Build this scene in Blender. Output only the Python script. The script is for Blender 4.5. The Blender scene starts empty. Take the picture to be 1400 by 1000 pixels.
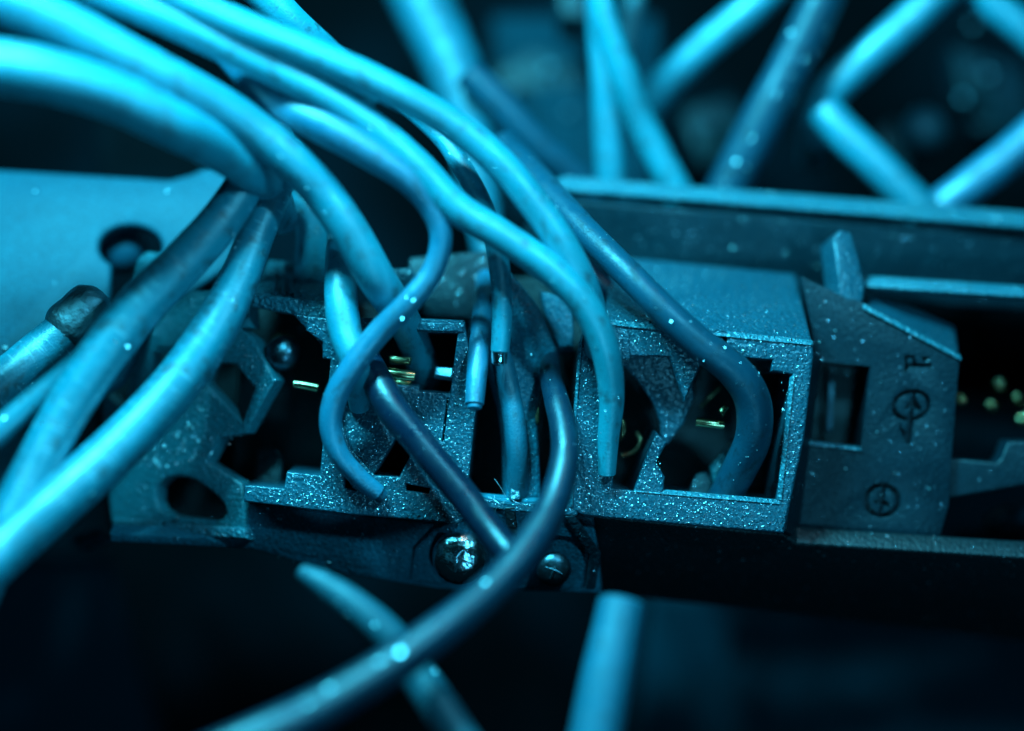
import bpy, bmesh, math, random
from mathutils import Vector, Matrix, noise

# ------------------------------------------------------------------ camera, world, light
SC = bpy.context.scene
COL = SC.collection
SC.unit_settings.scale_length = 0.005        # one unit is five millimetres: the frame is 70 mm wide
D = 32.0                                     # camera to the sharp plane
cam_d = bpy.data.cameras.new("camera")
cam = bpy.data.objects.new("camera", cam_d)
COL.objects.link(cam)
cam.location = (0, 0, D)
cam_d.sensor_width = 36
cam_d.lens = 36 * D / 14.0
cam_d.clip_start = 0.1
cam_d.clip_end = 300
cam_d.dof.use_dof = True
cam_d.dof.focus_distance = D - 0.02
cam_d.dof.aperture_fstop = 0.033
SC.camera = cam

world = bpy.data.worlds.new("World")
SC.world = world
world.use_nodes = True
world.node_tree.nodes["Background"].inputs[0].default_value = (0.02, 0.35, 0.6, 1)
world.node_tree.nodes["Background"].inputs[1].default_value = 0.012

def lamp(name, loc, aim, size, power, color):
    d = bpy.data.lights.new(name, 'AREA')
    d.shape = 'SQUARE'
    d.size = size
    d.energy = power
    d.color = color
    o = bpy.data.objects.new(name, d)
    COL.objects.link(o)
    o.location = loc
    o.rotation_euler = (Vector(aim) - Vector(loc)).to_track_quat('-Z', 'Y').to_euler()
    return o

# a bench light made of a row of four bright panels, up and to the left
for i in range(4):
    lamp("bench_lamp", (-8.6 + 2.0 * i, 13.0 + 0.35 * i, 9.2), (-0.5, 0.3, -0.5), 1.0, 2900, (0.065, 0.73, 1.0))
lamp("right_fill_lamp", (8.0, 9.0, 15.5), (-1, 0, -.5), 1.1, 2000, (0.08, 0.66, 1.0))  # fill lamp added from the upper right to light the left bracket
lamp("warm_fill_lamp", (3.5, 13, 10), (0, 0, 0), .9, 110, (1.0, .74, .66))  # small warm lamp added for whiter sheens on wires and brass
lamp("low_fill_lamp", (6, -11, 22), (1, -3, -3), 2.0, 1050, (0.08, 0.62, 1.0))  # fill lamp added low in front to light the lower wires and panels

SC.view_settings.view_transform = 'Standard'
SC.view_settings.look = 'None'
SC.view_settings.exposure = 0.0
SC.view_settings.gamma = 1.0
SC.cycles.use_denoising = True
SC.cycles.sample_clamp_direct = 30
SC.cycles.sample_clamp_indirect = 4
SC.cycles.max_bounces = 6

R = random.Random(7)

# ------------------------------------------------------------------ helpers
def P(px, py, z=0.0):
    """a point of the place from where it shows in the picture and how high it lies"""
    k = (D - z) / D
    return Vector(((px - 700) / 100 * k, (500 - py) / 100 * k, z))

WORLD = {}
def link(name, me, mats, loc, parent=None, label=None, cat=None, group=None, kind=None):
    o = bpy.data.objects.new(name, me)
    COL.objects.link(o)
    if me is not None and mats:
        for m in (mats if isinstance(mats, (list, tuple)) else [mats]):
            me.materials.append(m)
    base = Vector((0, 0, 0))
    if parent is not None:
        o.parent = parent
        base = WORLD[parent]
    o.location = Vector(loc) - base
    WORLD[o] = Vector(loc)
    if label: o['label'] = label
    if cat: o['category'] = cat
    if group: o['group'] = group
    if kind: o['kind'] = kind
    return o

def empty(name, loc, label=None, cat=None, group=None, kind=None):
    return link(name, None, None, loc, None, label, cat, group, kind)

def finish(name, bm, mat, parent=None, smooth=True, **kw):
    """recentres the geometry on its own origin and links it"""
    c = Vector((0, 0, 0))
    for v in bm.verts: c += v.co
    c /= max(1, len(bm.verts))
    for v in bm.verts: v.co -= c
    me = bpy.data.meshes.new(name)
    bm.to_mesh(me)
    bm.free()
    if smooth:
        for p in me.polygons: p.use_smooth = True
        try: me.set_sharp_from_angle(angle=math.radians(38))
        except Exception: pass
    return link(name, me, mat, c, parent, **kw)

def slab(name, outline, holes, z0, depth, mat, parent=None, ref=None, a=0.0, b=0.0, bevel=0.03, res=2, **kw):
    """a flat plate with openings; the plate's face is z = z0 + a*dX + b*dY about ref"""
    if ref is None: ref = outline[0]
    O = P(ref[0], ref[1], z0)
    n = Vector((-a, -b, 1)).normalized()
    u = Vector((1, 0, a)).normalized()
    v = n.cross(u)
    eye = Vector((0, 0, D))
    def loc2(pt):
        d = (P(pt[0], pt[1], 0) - eye)
        t = (O - eye).dot(n) / d.dot(n)
        q = eye + d * t - O
        return q.dot(u), q.dot(v)
    cu = bpy.data.curves.new(name, 'CURVE')
    cu.dimensions = '2D'
    cu.fill_mode = 'BOTH'
    for loop in [outline] + list(holes):
        sp = cu.splines.new('POLY')
        sp.points.add(len(loop) - 1)
        for i, pt in enumerate(loop):
            x, y = loc2(pt)
            sp.points[i].co = (x, y, 0, 1)
        sp.use_cyclic_u = True
    cu.extrude = max(0.001, depth / 2 - bevel)
    cu.bevel_depth = bevel
    cu.bevel_resolution = res
    cu.offset = -bevel
    tmp = bpy.data.objects.new("tmp", cu)
    COL.objects.link(tmp)
    dg = bpy.context.evaluated_depsgraph_get()
    dg.update()
    me = bpy.data.meshes.new_from_object(tmp.evaluated_get(dg))
    bpy.data.objects.remove(tmp)
    bm = bmesh.new()
    bm.from_mesh(me)
    bpy.data.meshes.remove(me)
    bmesh.ops.remove_doubles(bm, verts=bm.verts, dist=1e-5)
    M = Matrix((u, v, n)).transposed()
    for w in bm.verts:
        q = w.co.copy(); q.z -= depth / 2
        w.co = O + M @ q
    bmesh.ops.recalc_face_normals(bm, faces=bm.faces)
    for f in bm.faces: f.material_index = 0
    bmesh.ops.triangulate(bm, faces=bm.faces)
    return finish(name, bm, mat, parent, **kw)

def solid(name, pts, off, mat, parent=None, bevel=0.04, seg=3, **kw):
    """a thick facet through picture points (px, py, z), thickened by the vector off"""
    bm = bmesh.new()
    top = [bm.verts.new(P(*p)) for p in pts]
    bot = [bm.verts.new(P(*p) + Vector(off)) for p in pts]
    n = len(pts)
    bm.faces.new(top)
    bm.faces.new(bot[::-1])
    for i in range(n):
        bm.faces.new((top[i], bot[i], bot[(i + 1) % n], top[(i + 1) % n]))
    bmesh.ops.recalc_face_normals(bm, faces=bm.faces)
    if bevel > 0:
        bmesh.ops.bevel(bm, geom=list(bm.edges), offset=bevel, segments=seg, profile=0.5, affect='EDGES', clamp_overlap=True)
    bmesh.ops.triangulate(bm, faces=bm.faces)
    return finish(name, bm, mat, parent, **kw)

def catmull(pts, per):
    out = []
    n = len(pts)
    for i in range(n - 1):
        p0, p1, p2, p3 = pts[max(i - 1, 0)], pts[i], pts[i + 1], pts[min(i + 2, n - 1)]
        for k in range(per):
            t = k / per
            out.append([0.5 * ((2 * p1[j]) + (-p0[j] + p2[j]) * t + (2 * p0[j] - 5 * p1[j] + 4 * p2[j] - p3[j]) * t * t
                        + (-p0[j] + 3 * p1[j] - 3 * p2[j] + p3[j]) * t ** 3) for j in range(len(p1))])
    out.append(list(pts[-1]))
    return out

def tube_bm(pts, per=14, sides=24, wob=0.012, seed=0, cap=True, hollow_end=False):
    """pts: (px, py, z, width in picture points)"""
    raw = [[*P(p[0], p[1], p[2]), p[3] / 200 * (D - p[2]) / D] for p in pts]
    path = catmull(raw, per)
    bm = bmesh.new()
    uvl = bm.loops.layers.uv.new("uv")
    C = [Vector(q[:3]) for q in path]
    rad = [q[3] for q in path]
    T = [(C[min(i + 1, len(C) - 1)] - C[max(i - 1, 0)]).normalized() for i in range(len(C))]
    N = T[0].orthogonal().normalized()
    if N.z < 0: N = -N
    rings, s, S = [], 0.0, []
    for i in range(len(C)):
        if i:
            N = (N - T[i] * N.dot(T[i])).normalized()
            s += (C[i] - C[i - 1]).length
        B = T[i].cross(N)
        r = rad[i] * (1 + wob * 1.6 * noise.noise(Vector((s * 0.9, seed * 3.1, 0))))
        w = Vector((noise.noise(Vector((s * .55, seed, 5))), noise.noise(Vector((s * .55, seed, 9))), 0)) * wob * 1.2
        rings.append([bm.verts.new(C[i] + w + (N * math.cos(2 * math.pi * k / sides) + B * math.sin(2 * math.pi * k / sides)) * r) for k in range(sides)])
        S.append(s)
    def ringface(A, Bq, s0, s1):
        for k in range(sides):
            f = bm.faces.new((A[k], A[(k + 1) % sides], Bq[(k + 1) % sides], Bq[k]))
            vs = [k / sides, (k + 1) / sides, (k + 1) / sides, k / sides]
            us = [s0, s0, s1, s1]
            for l, uu, vv in zip(f.loops, us, vs): l[uvl].uv = (uu, vv)
    for i in range(len(rings) - 1): ringface(rings[i], rings[i + 1], S[i], S[i + 1])
    if cap:
        for ring, c, t in ((rings[0], C[0], -T[0]), (rings[-1], C[-1], T[-1])):
            r = (ring[0].co - c).length
            inner = [bm.verts.new(c + (v.co - c) * 0.86 + t * r * 0.13) for v in ring]
            inn2 = [bm.verts.new(c + (v.co - c) * 0.6 + t * r * 0.16) for v in ring]
            ringface(ring, inner, 0, 0.05) ; ringface(inner, inn2, 0, 0.05)
            bm.faces.new(inn2)
    bmesh.ops.recalc_face_normals(bm, faces=bm.faces)
    return bm, C, T, rad

KEYPOS = Vector((-5.6, 13.5, 9.2))
def flakes(name, spots, mat, parent, spread=0.25, seed=1, round_=False, **kw):
    """crumbs of shiny dust, facets turned to glint at the camera: spots (point, radius)"""
    rr = random.Random(seed)
    bm = bmesh.new()
    for c, r in spots:
        view = (Vector((0, 0, D)) - c).normalized()
        h = ((KEYPOS - c).normalized() + view + Vector((rr.gauss(0, 1), rr.gauss(0, 1), rr.gauss(0, 1))) * spread).normalized()  # facet set halfway between bench lamp and camera, so each crumb glints
        q = h.to_track_quat('Z', 'Y').to_matrix()
        n = rr.choice((5, 6, 7))
        top, mid, bot = [], [], []
        ph = rr.random() * 6
        for k in range(n):
            an = ph + 2 * math.pi * k / n
            e = Vector((math.cos(an), math.sin(an), 0)) * rr.uniform(.8, 1.15)
            top.append(bm.verts.new(c + q @ (e * r * .62 + Vector((0, 0, r * .55)))))
            mid.append(bm.verts.new(c + q @ (e * r)))
            bot.append(bm.verts.new(c + q @ (e * r * .6 - Vector((0, 0, r * .6)))))
        bm.faces.new(top); bm.faces.new(bot[::-1])
        for k in range(n):
            j = (k + 1) % n
            bm.faces.new((top[k], mid[k], mid[j], top[j]))
            bm.faces.new((mid[k], bot[k], bot[j], mid[j]))
    bmesh.ops.recalc_face_normals(bm, faces=bm.faces)
    return finish(name, bm, mat, parent, smooth=False, kind='stuff', **kw)

# ------------------------------------------------------------------ materials
def newmat(name):
    m = bpy.data.materials.new(name)
    m.use_nodes = True
    nt = m.node_tree
    return m, nt, nt.nodes["Principled BSDF"]

def nd(nt, t, **kw):
    n = nt.nodes.new(t)
    for k, v in kw.items(): setattr(n, k, v)
    return n

def ramp(nt, src, p0, p1, c0=(0, 0, 0, 1), c1=(1, 1, 1, 1)):
    r = nd(nt, 'ShaderNodeValToRGB')
    r.color_ramp.elements[0].position = p0
    r.color_ramp.elements[1].position = p1
    r.color_ramp.elements[0].color = c0
    r.color_ramp.elements[1].color = c1
    nt.links.new(src, r.inputs[0])
    return r.outputs[0]

def mixc(nt, f, a, b):
    m = nd(nt, 'ShaderNodeMix', data_type='RGBA')
    for sock, val in ((m.inputs[0], f), (m.inputs[6], a), (m.inputs[7], b)):
        if hasattr(val, 'is_linked'): nt.links.new(val, sock)
        else: sock.default_value = val
    return m.outputs[2]

def housing(name, base, dusty, spec=.8, grain=16.0, bump=0.55, glitter=0.5, rough=0.32, gdens=0.16):
    """moulded plastic with a pebbled skin"""
    m, nt, bs = newmat(name)
    tc = nd(nt, 'ShaderNodeTexCoord').outputs['Object']
    n1 = nd(nt, 'ShaderNodeTexNoise'); n1.inputs['Scale'].default_value = 1.3; n1.inputs['Detail'].default_value = 6
    nt.links.new(tc, n1.inputs['Vector'])
    n2 = nd(nt, 'ShaderNodeTexNoise'); n2.inputs['Scale'].default_value = 26; n2.inputs['Detail'].default_value = 3
    nt.links.new(tc, n2.inputs['Vector'])
    f = ramp(nt, n1.outputs[0], .35, .7)
    col = mixc(nt, f, (*base, 1), (*dusty, 1))
    f2 = ramp(nt, n2.outputs[0], .35, .75)
    col2 = mixc(nt, f2, col, (*[c * 0.5 for c in base], 1))
    nt.links.new(col2, bs.inputs['Base Color'])
    # the moulded skin: small round grains standing out of a matt, finely rough face
    nz = nd(nt, 'ShaderNodeTexNoise'); nz.inputs['Scale'].default_value = grain * .9; nz.inputs['Detail'].default_value = 2
    nt.links.new(tc, nz.inputs['Vector'])
    ad = nd(nt, 'ShaderNodeVectorMath', operation='MULTIPLY_ADD')
    nt.links.new(nz.outputs['Color'], ad.inputs[0]); ad.inputs[1].default_value = (.07, .07, .07); nt.links.new(tc, ad.inputs[2])
    def math(op, a, b=None, c=None, clamp=False):
        n = nd(nt, 'ShaderNodeMath', operation=op, use_clamp=clamp)
        for k, v in enumerate((a, b, c)):
            if v is None: continue
            if hasattr(v, 'is_linked'): nt.links.new(v, n.inputs[k])
            else: n.inputs[k].default_value = v
        return n.outputs[0]
    vo = nd(nt, 'ShaderNodeTexVoronoi', feature='SMOOTH_F1'); vo.inputs['Scale'].default_value = grain * 1.25
    nt.links.new(ad.outputs[0], vo.inputs['Vector'])
    skin = math('SUBTRACT', 1.0, vo.outputs['Distance'])
    patch = nd(nt, 'ShaderNodeTexNoise'); patch.inputs['Scale'].default_value = 1.7; patch.inputs['Detail'].default_value = 3
    nt.links.new(tc, patch.inputs['Vector'])
    pt = nd(nt, 'ShaderNodeMapRange'); nt.links.new(patch.outputs[0], pt.inputs[0])
    pt.inputs[1].default_value = .35; pt.inputs[2].default_value = .65; pt.inputs[3].default_value = .35; pt.inputs[4].default_value = 1.5
    total, fleck = skin, None
    for sc_, dens, off in ((grain * .9, gdens, 0.0), (grain * 1.6, gdens, 3.7), (grain * 2.6, gdens, 8.1)):
        mp = nd(nt, 'ShaderNodeMapping'); mp.inputs['Location'].default_value = (off, off, off)
        nt.links.new(ad.outputs[0], mp.inputs['Vector'])
        vg = nd(nt, 'ShaderNodeTexVoronoi'); vg.inputs['Scale'].default_value = sc_
        nt.links.new(mp.outputs[0], vg.inputs['Vector'])
        sep = nd(nt, 'ShaderNodeSeparateColor'); nt.links.new(vg.outputs['Color'], sep.inputs[0])
        on = math('LESS_THAN', sep.outputs[1], math('MULTIPLY', pt.outputs[0], dens))
        rad = math('MULTIPLY_ADD', sep.outputs[0], .14, .20)
        q = math('DIVIDE', vg.outputs['Distance'], rad)
        h = math('SUBTRACT', 1.0, math('MULTIPLY', q, q), clamp=True)
        h = math('MULTIPLY', h, on)
        total = math('MULTIPLY_ADD', h, .42 * grain / sc_, total)
        fleck = h if fleck is None else math('MAXIMUM', fleck, h)
    bp = nd(nt, 'ShaderNodeBump'); bp.inputs['Strength'].default_value = bump; bp.inputs['Distance'].default_value = .6 / grain
    nt.links.new(total, bp.inputs['Height'])
    nt.links.new(bp.outputs[0], bs.inputs['Normal'])
    dm = ramp(nt, fleck, .05, .3)
    mr = nd(nt, 'ShaderNodeMapRange'); nt.links.new(dm, mr.inputs[0]); mr.inputs[3].default_value = rough; mr.inputs[4].default_value = .24
    nt.links.new(mr.outputs[0], bs.inputs['Roughness'])
    nt.links.new(math('MULTIPLY', dm, .95), bs.inputs['Metallic'])
    nt.links.new(mixc(nt, dm, col2, (.75, .9, 1, 1)), bs.inputs['Base Color'])
    bs.inputs['Specular IOR Level'].default_value = spec
    return m

def insulation(name, base, rough=.38, dark=.45, marks=.75, sheen=1.0, scr=0.0):
    """soft pvc sleeve with smudges, rub marks and a slightly wavy skin"""
    m, nt, bs = newmat(name)
    uv = nd(nt, 'ShaderNodeTexCoord')
    ob, uvo = uv.outputs['Object'], uv.outputs['UV']
    n1 = nd(nt, 'ShaderNodeTexNoise'); n1.inputs['Scale'].default_value = 1.1; n1.inputs['Detail'].default_value = 5
    nt.links.new(ob, n1.inputs['Vector'])
    c = mixc(nt, ramp(nt, n1.outputs[0], .38, .68), (*base, 1), (*[x * .72 for x in base], 1))
    mp = nd(nt, 'ShaderNodeMapping'); mp.inputs['Scale'].default_value = (1.6, 3.2, 1)
    nt.links.new(uvo, mp.inputs['Vector'])
    n2 = nd(nt, 'ShaderNodeTexNoise'); n2.inputs['Scale'].default_value = 2.2; n2.inputs['Detail'].default_value = 8; n2.inputs['Roughness'].default_value = .65
    nt.links.new(mp.outputs[0], n2.inputs['Vector'])
    sm = ramp(nt, n2.outputs[0], .53, .64)
    sm2 = nd(nt, 'ShaderNodeMath', operation='MULTIPLY'); nt.links.new(sm, sm2.inputs[0]); sm2.inputs[1].default_value = marks
    c = mixc(nt, sm2.outputs[0], c, (*[x * dark * .5 for x in base], 1))
    # cross-wise rub marks
    mp2 = nd(nt, 'ShaderNodeMapping'); mp2.inputs['Scale'].default_value = (26, 5, 1)
    nt.links.new(uvo, mp2.inputs['Vector'])
    n3 = nd(nt, 'ShaderNodeTexNoise'); n3.inputs['Scale'].default_value = 1.0; n3.inputs['Detail'].default_value = 3
    nt.links.new(mp2.outputs[0], n3.inputs['Vector'])
    rub = ramp(nt, n3.outputs[0], .66 - .07 * scr, .70 - .05 * scr)
    c = mixc(nt, rub, c, (*[min(1, x * 1.1 + .03 + .14 * scr) for x in base], 1))
    nt.links.new(c, bs.inputs['Base Color'])
    rr = nd(nt, 'ShaderNodeMapRange'); nt.links.new(n2.outputs[0], rr.inputs[0])
    rr.inputs[1].default_value = .3; rr.inputs[2].default_value = .75; rr.inputs[3].default_value = rough - .1; rr.inputs[4].default_value = rough + .26
    nt.links.new(rr.outputs[0], bs.inputs['Roughness'])
    n4 = nd(nt, 'ShaderNodeTexNoise'); n4.inputs['Scale'].default_value = 34; n4.inputs['Detail'].default_value = 4
    nt.links.new(ob, n4.inputs['Vector'])
    bp = nd(nt, 'ShaderNodeBump'); bp.inputs['Strength'].default_value = .3; bp.inputs['Distance'].default_value = .02
    nt.links.new(n4.outputs[0], bp.inputs['Height'])
    nt.links.new(bp.outputs[0], bs.inputs['Normal'])
    bs.inputs['Specular IOR Level'].default_value = sheen; bs.inputs['IOR'].default_value = 1.7
    bs.inputs['Subsurface Weight'].default_value = .0
    return m

def metal(name, base, rough=.25, bump=.2):
    m, nt, bs = newmat(name)
    bs.inputs['Metallic'].default_value = 1
    tc = nd(nt, 'ShaderNodeTexCoord').outputs['Object']
    n1 = nd(nt, 'ShaderNodeTexNoise'); n1.inputs['Scale'].default_value = 9; n1.inputs['Detail'].default_value = 5
    nt.links.new(tc, n1.inputs['Vector'])
    nt.links.new(mixc(nt, n1.outputs[0], (*base, 1), (*[x * .6 for x in base], 1)), bs.inputs['Base Color'])
    mr = nd(nt, 'ShaderNodeMapRange'); nt.links.new(n1.outputs[0], mr.inputs[0]); mr.inputs[3].default_value = rough * .6; mr.inputs[4].default_value = rough * 1.5
    nt.links.new(mr.outputs[0], bs.inputs['Roughness'])
    bp = nd(nt, 'ShaderNodeBump'); bp.inputs['Strength'].default_value = bump; bp.inputs['Distance'].default_value = .03
    nt.links.new(n1.outputs[0], bp.inputs['Height']); nt.links.new(bp.outputs[0], bs.inputs['Normal'])
    return m

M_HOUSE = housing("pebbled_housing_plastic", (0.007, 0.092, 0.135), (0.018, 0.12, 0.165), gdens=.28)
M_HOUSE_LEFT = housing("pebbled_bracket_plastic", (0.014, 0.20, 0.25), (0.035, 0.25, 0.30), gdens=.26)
M_PLATE = housing("marked_plate_plastic", (0.003, 0.020, 0.030), (0.007, 0.028, 0.042), spec=.35, grain=18, bump=.3, glitter=.45, gdens=.03, rough=.42)
M_WALL = housing("trough_wall_plastic", (0.001, 0.022, 0.032), (0.004, 0.034, 0.048), spec=.35, grain=14, bump=.35, glitter=.5, gdens=.05, rough=.42)
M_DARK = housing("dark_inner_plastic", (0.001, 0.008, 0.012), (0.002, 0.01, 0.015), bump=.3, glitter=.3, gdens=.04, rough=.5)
M_RAIL = housing("rail_plastic", (0.010, 0.17, 0.24), (0.022, 0.22, 0.30), grain=15, bump=.5, gdens=.08, rough=.4, spec=.4)
M_SHEET = housing("pale_painted_sheet", (0.005, 0.095, 0.14), (0.010, 0.13, 0.18), spec=.2, grain=14, bump=.06, glitter=.1, gdens=0.0, rough=.5)
M_CYAN = insulation("cyan_insulation", (0.002, 0.28, 0.37))
M_PALE = insulation("pale_cyan_insulation", (0.006, 0.34, 0.43), rough=.36)
M_SCUFF = insulation("scuffed_cyan_insulation", (0.002, 0.25, 0.335), marks=.85, rough=.34, scr=.8)
M_BLUE = insulation("blue_insulation", (0.004, 0.19, 0.30), marks=.7)
M_DEEP = insulation("deep_blue_insulation", (0.002, 0.065, 0.105), marks=.7, rough=.36, sheen=.38)
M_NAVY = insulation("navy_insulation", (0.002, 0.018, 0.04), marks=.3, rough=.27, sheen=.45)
M_DUSK = insulation("dusky_blue_insulation", (0.002, 0.028, 0.052), marks=.5, rough=.30, sheen=.5)
M_MID = insulation("mid_blue_insulation", (0.003, 0.15, 0.22), marks=.5, rough=.45, sheen=.6)
M_CYANDIM = insulation("dull_cyan_insulation", (0.002, 0.15, 0.21), marks=.7, rough=.45, sheen=.5)
M_TEAL = insulation("teal_insulation", (0.006, 0.10, 0.135), marks=.5, rough=.5, sheen=.5)
M_STEEL = metal("bright_steel", (.85, .92, .95), .16, .6)
M_DULL = metal("dull_steel", (.14, .2, .24), .35, .4)
M_EDGE = housing("lit_housing_edge", (0.03, 0.20, 0.26), (0.06, 0.27, 0.33), grain=15, bump=1.0, gdens=.4, rough=.36)  # lit rims: their brightness is put into a lighter base colour
M_CAP = metal("brushed_grey_cap", (.30, .40, .44), .55, 1.0)
M_BRASS = metal("brass", (1.0, .60, .30), .2, .15)
M_DUST = metal("shiny_dust", (.75, .9, .95), .30, .0)
M_BACK, _nt, _bs = newmat("dark_backdrop")
_n = nd(_nt, 'ShaderNodeTexNoise'); _n.inputs['Scale'].default_value = .22; _n.inputs['Detail'].default_value = 2
_nt.links.new(nd(_nt, 'ShaderNodeTexCoord').outputs['Object'], _n.inputs['Vector'])
_nt.links.new(ramp(_nt, _n.outputs[0], .45, .75, (0.0006, 0.002, 0.003, 1), (0.002, 0.014, 0.022, 1)), _bs.inputs['Base Color'])
_bs.inputs['Roughness'].default_value = .8
_bs.inputs['Specular IOR Level'].default_value = .05
M_PANEL, _nt, _bs = newmat('matt_teal_panel')
_bs.inputs['Base Color'].default_value = (.001, .035, .052, 1)
_bs.inputs['Roughness'].default_value = .7
_bs.inputs['Specular IOR Level'].default_value = .1

# ------------------------------------------------------------------ the setting
bm = bmesh.new()
for i in range(21):
    for j in range(21):
        x, y = -30 + 3 * i, -30 + 3 * j
        bm.verts.new((x, y, -11 + .5 * noise.noise(Vector((x * .2, y * .2, 0)))))
bm.verts.ensure_lookup_table()
for i in range(20):
    for j in range(20):
        bm.faces.new((bm.verts[i * 21 + j], bm.verts[(i + 1) * 21 + j], bm.verts[(i + 1) * 21 + j + 1], bm.verts[i * 21 + j + 1]))
finish("backdrop", bm, M_BACK, kind='structure')

# ------------------------------------------------------------------ the pale sheet at the left
sheet = empty("mounting_sheet", P(120, 400, -2.0), "pale cyan metal sheet with a keyhole slot, behind the thick cables at the left edge", "metal sheet")
key = []
for k in range(26):
    an = math.radians(-62 + (360 - 68) * k / 25)
    key.append((178 + 44 * math.cos(an), 335 - 30 * math.sin(an)))
key = [p for p in key]
# the opening narrows into a slot that leads down
key = [(178 + 44 * math.cos(math.radians(t)), 337 - 30 * math.sin(math.radians(t))) for t in range(-55, 236, 12)] + [(150, 420), (130, 452), (168, 470), (186, 410)]
slab("sheet_body", [(-160, 222), (232, 246), (262, 238), (292, 224), (350, 236), (352, 300), (330, 352), (262, 400), (214, 430), (168, 520), (100, 560), (-160, 640)],
     [key], -1.7, .22, M_SHEET, sheet, ref=(200, 300), b=-.42, bevel=.05)
slab("lower_flange", [(30, 585), (92, 556), (104, 640), (108, 705), (62, 742), (-60, 800), (-80, 640)], [], -2.5, .3, M_HOUSE_LEFT, sheet, b=-.2, bevel=.05)
slab("flange_foot", [(92, 735), (135, 722), (150, 738), (110, 752)], [], -2.2, .3, M_SHEET, sheet, b=-.2, bevel=.04)

bolt = empty("bolt", P(166, 338, -2.4), "blue bolt head seen inside the keyhole slot of the pale sheet", "bolt")
def dome(name, px, py, z, rpx, h, mat, parent, axis=(0, 0, 1), facets=0, **kw):
    bm = bmesh.new()
    r = rpx / 100 * (D - z) / D
    prof = [(0, h), (.35 * r, h * .97), (.65 * r, h * .8), (.88 * r, h * .48), (r, h * .12), (r, -h * .5), (r * .9, -h * .7)]
    n = facets or 40
    q = Vector(axis).normalized().to_track_quat('Z', 'Y').to_matrix()
    c = P(px, py, z)
    rows = []
    for a, b in prof:
        rows.append([bm.verts.new(c + q @ Vector((a * math.cos(2 * math.pi * k / n), a * math.sin(2 * math.pi * k / n), b))) for k in range(n)] if a > 0 else [bm.verts.new(c + q @ Vector((0, 0, b)))])
    for k in range(n):
        bm.faces.new((rows[0][0], rows[1][k], rows[1][(k + 1) % n]))
    for i in range(1, len(rows) - 1):
        for k in range(n):
            j = (k + 1) % n
            bm.faces.new((rows[i][k], rows[i + 1][k], rows[i + 1][j], rows[i][j]))
    bm.faces.new(rows[-1])
    bmesh.ops.recalc_face_normals(bm, faces=bm.faces)
    return finish(name, bm, mat, parent, **kw)
dome("bolt_head", 166, 340, -2.15, 34, .22, M_DEEP, bolt)
b_, *_x = tube_bm([(166, 345, -2.2, 40), (168, 352, -4.5, 40)])
finish("bolt_shank", b_, M_DEEP, bolt)

# ------------------------------------------------------------------ the connector block
block = empty("connector_block", P(700, 600, -2.2), "dark teal pebbled plastic connector block with open windows, running across the whole picture", "connector")

# right module: a box with one wide window
W3 = [(842, 487), (915, 488), (936, 550), (958, 500), (975, 472), (974, 454), (989, 456), (992, 487), (1015, 490), (1056, 493), (1054, 508), (1083, 512),
      (1062, 688), (907, 674), (909, 652), (897, 633), (912, 606), (897, 590), (882, 625), (866, 671), (838, 667), (841, 560)]
rm = slab("right_module", [(822, 438), (960, 453), (1112, 468), (1113, 486), (1100, 600), (1072, 730), (930, 718), (800, 706), (777, 696), (782, 600), (790, 500), (800, 445)],
     [W3], 0.0, 1.7, M_HOUSE, block, bevel=.045, res=3, label="right module with the wide two-part window")
solid("top_face", [(824, 436, -.02), (1111, 466, -.02), (1088, 374, -1.7), (838, 350, -1.7)], (0, -.1, -.25), M_HOUSE, rm, bevel=.05)
solid("side_face", [(1113, 482, -.06), (1074, 728, -.06), (1092, 738, -.85), (1124, 486, -.85)], (-.2, 0, -.2), M_PLATE, rm, bevel=.03)
# funnel inside the window
slab("funnel", [(846, 484), (940, 484), (950, 545), (935, 580), (912, 610), (903, 600), (902, 578), (892, 552), (874, 525), (856, 504), (843, 498)], [], -.42, .25, M_HOUSE, rm, ref=(900, 490), b=.15, bevel=.04)
slab("small_post", [(852, 455), (860, 456), (862, 492), (850, 492)], [], .03, .3, M_HOUSE, rm, bevel=.02)
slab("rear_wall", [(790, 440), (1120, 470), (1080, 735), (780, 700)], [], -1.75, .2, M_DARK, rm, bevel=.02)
slab("inner_tab", [(938, 690), (944, 664), (952, 648), (966, 644), (978, 662), (984, 700), (940, 700)], [], -.75, .3, M_WALL, rm, b=-.3, bevel=.04)
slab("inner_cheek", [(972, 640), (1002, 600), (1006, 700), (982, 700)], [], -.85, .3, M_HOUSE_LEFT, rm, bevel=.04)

for pts in ([(824, 436, -.03), (1111, 465, -.03), (1113, 473, .03), (823, 444, .03)], [(868, 666, -.05), (1062, 683, -.05), (1068, 690, .025), (866, 673, .025)],
            [(1080, 516, .0), (1087, 512, .03), (1069, 686, .03), (1062, 684, .0)], [(791, 470, .0), (797, 452, .03), (786, 600, .03), (783, 694, .03), (777, 694, .0), (781, 600, .0)]):
    solid("lit_edge_strip", pts, (0, 0, -.08), M_EDGE, rm, bevel=.02)  # thin strips added in the lighter edge colour as lit lines
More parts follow.
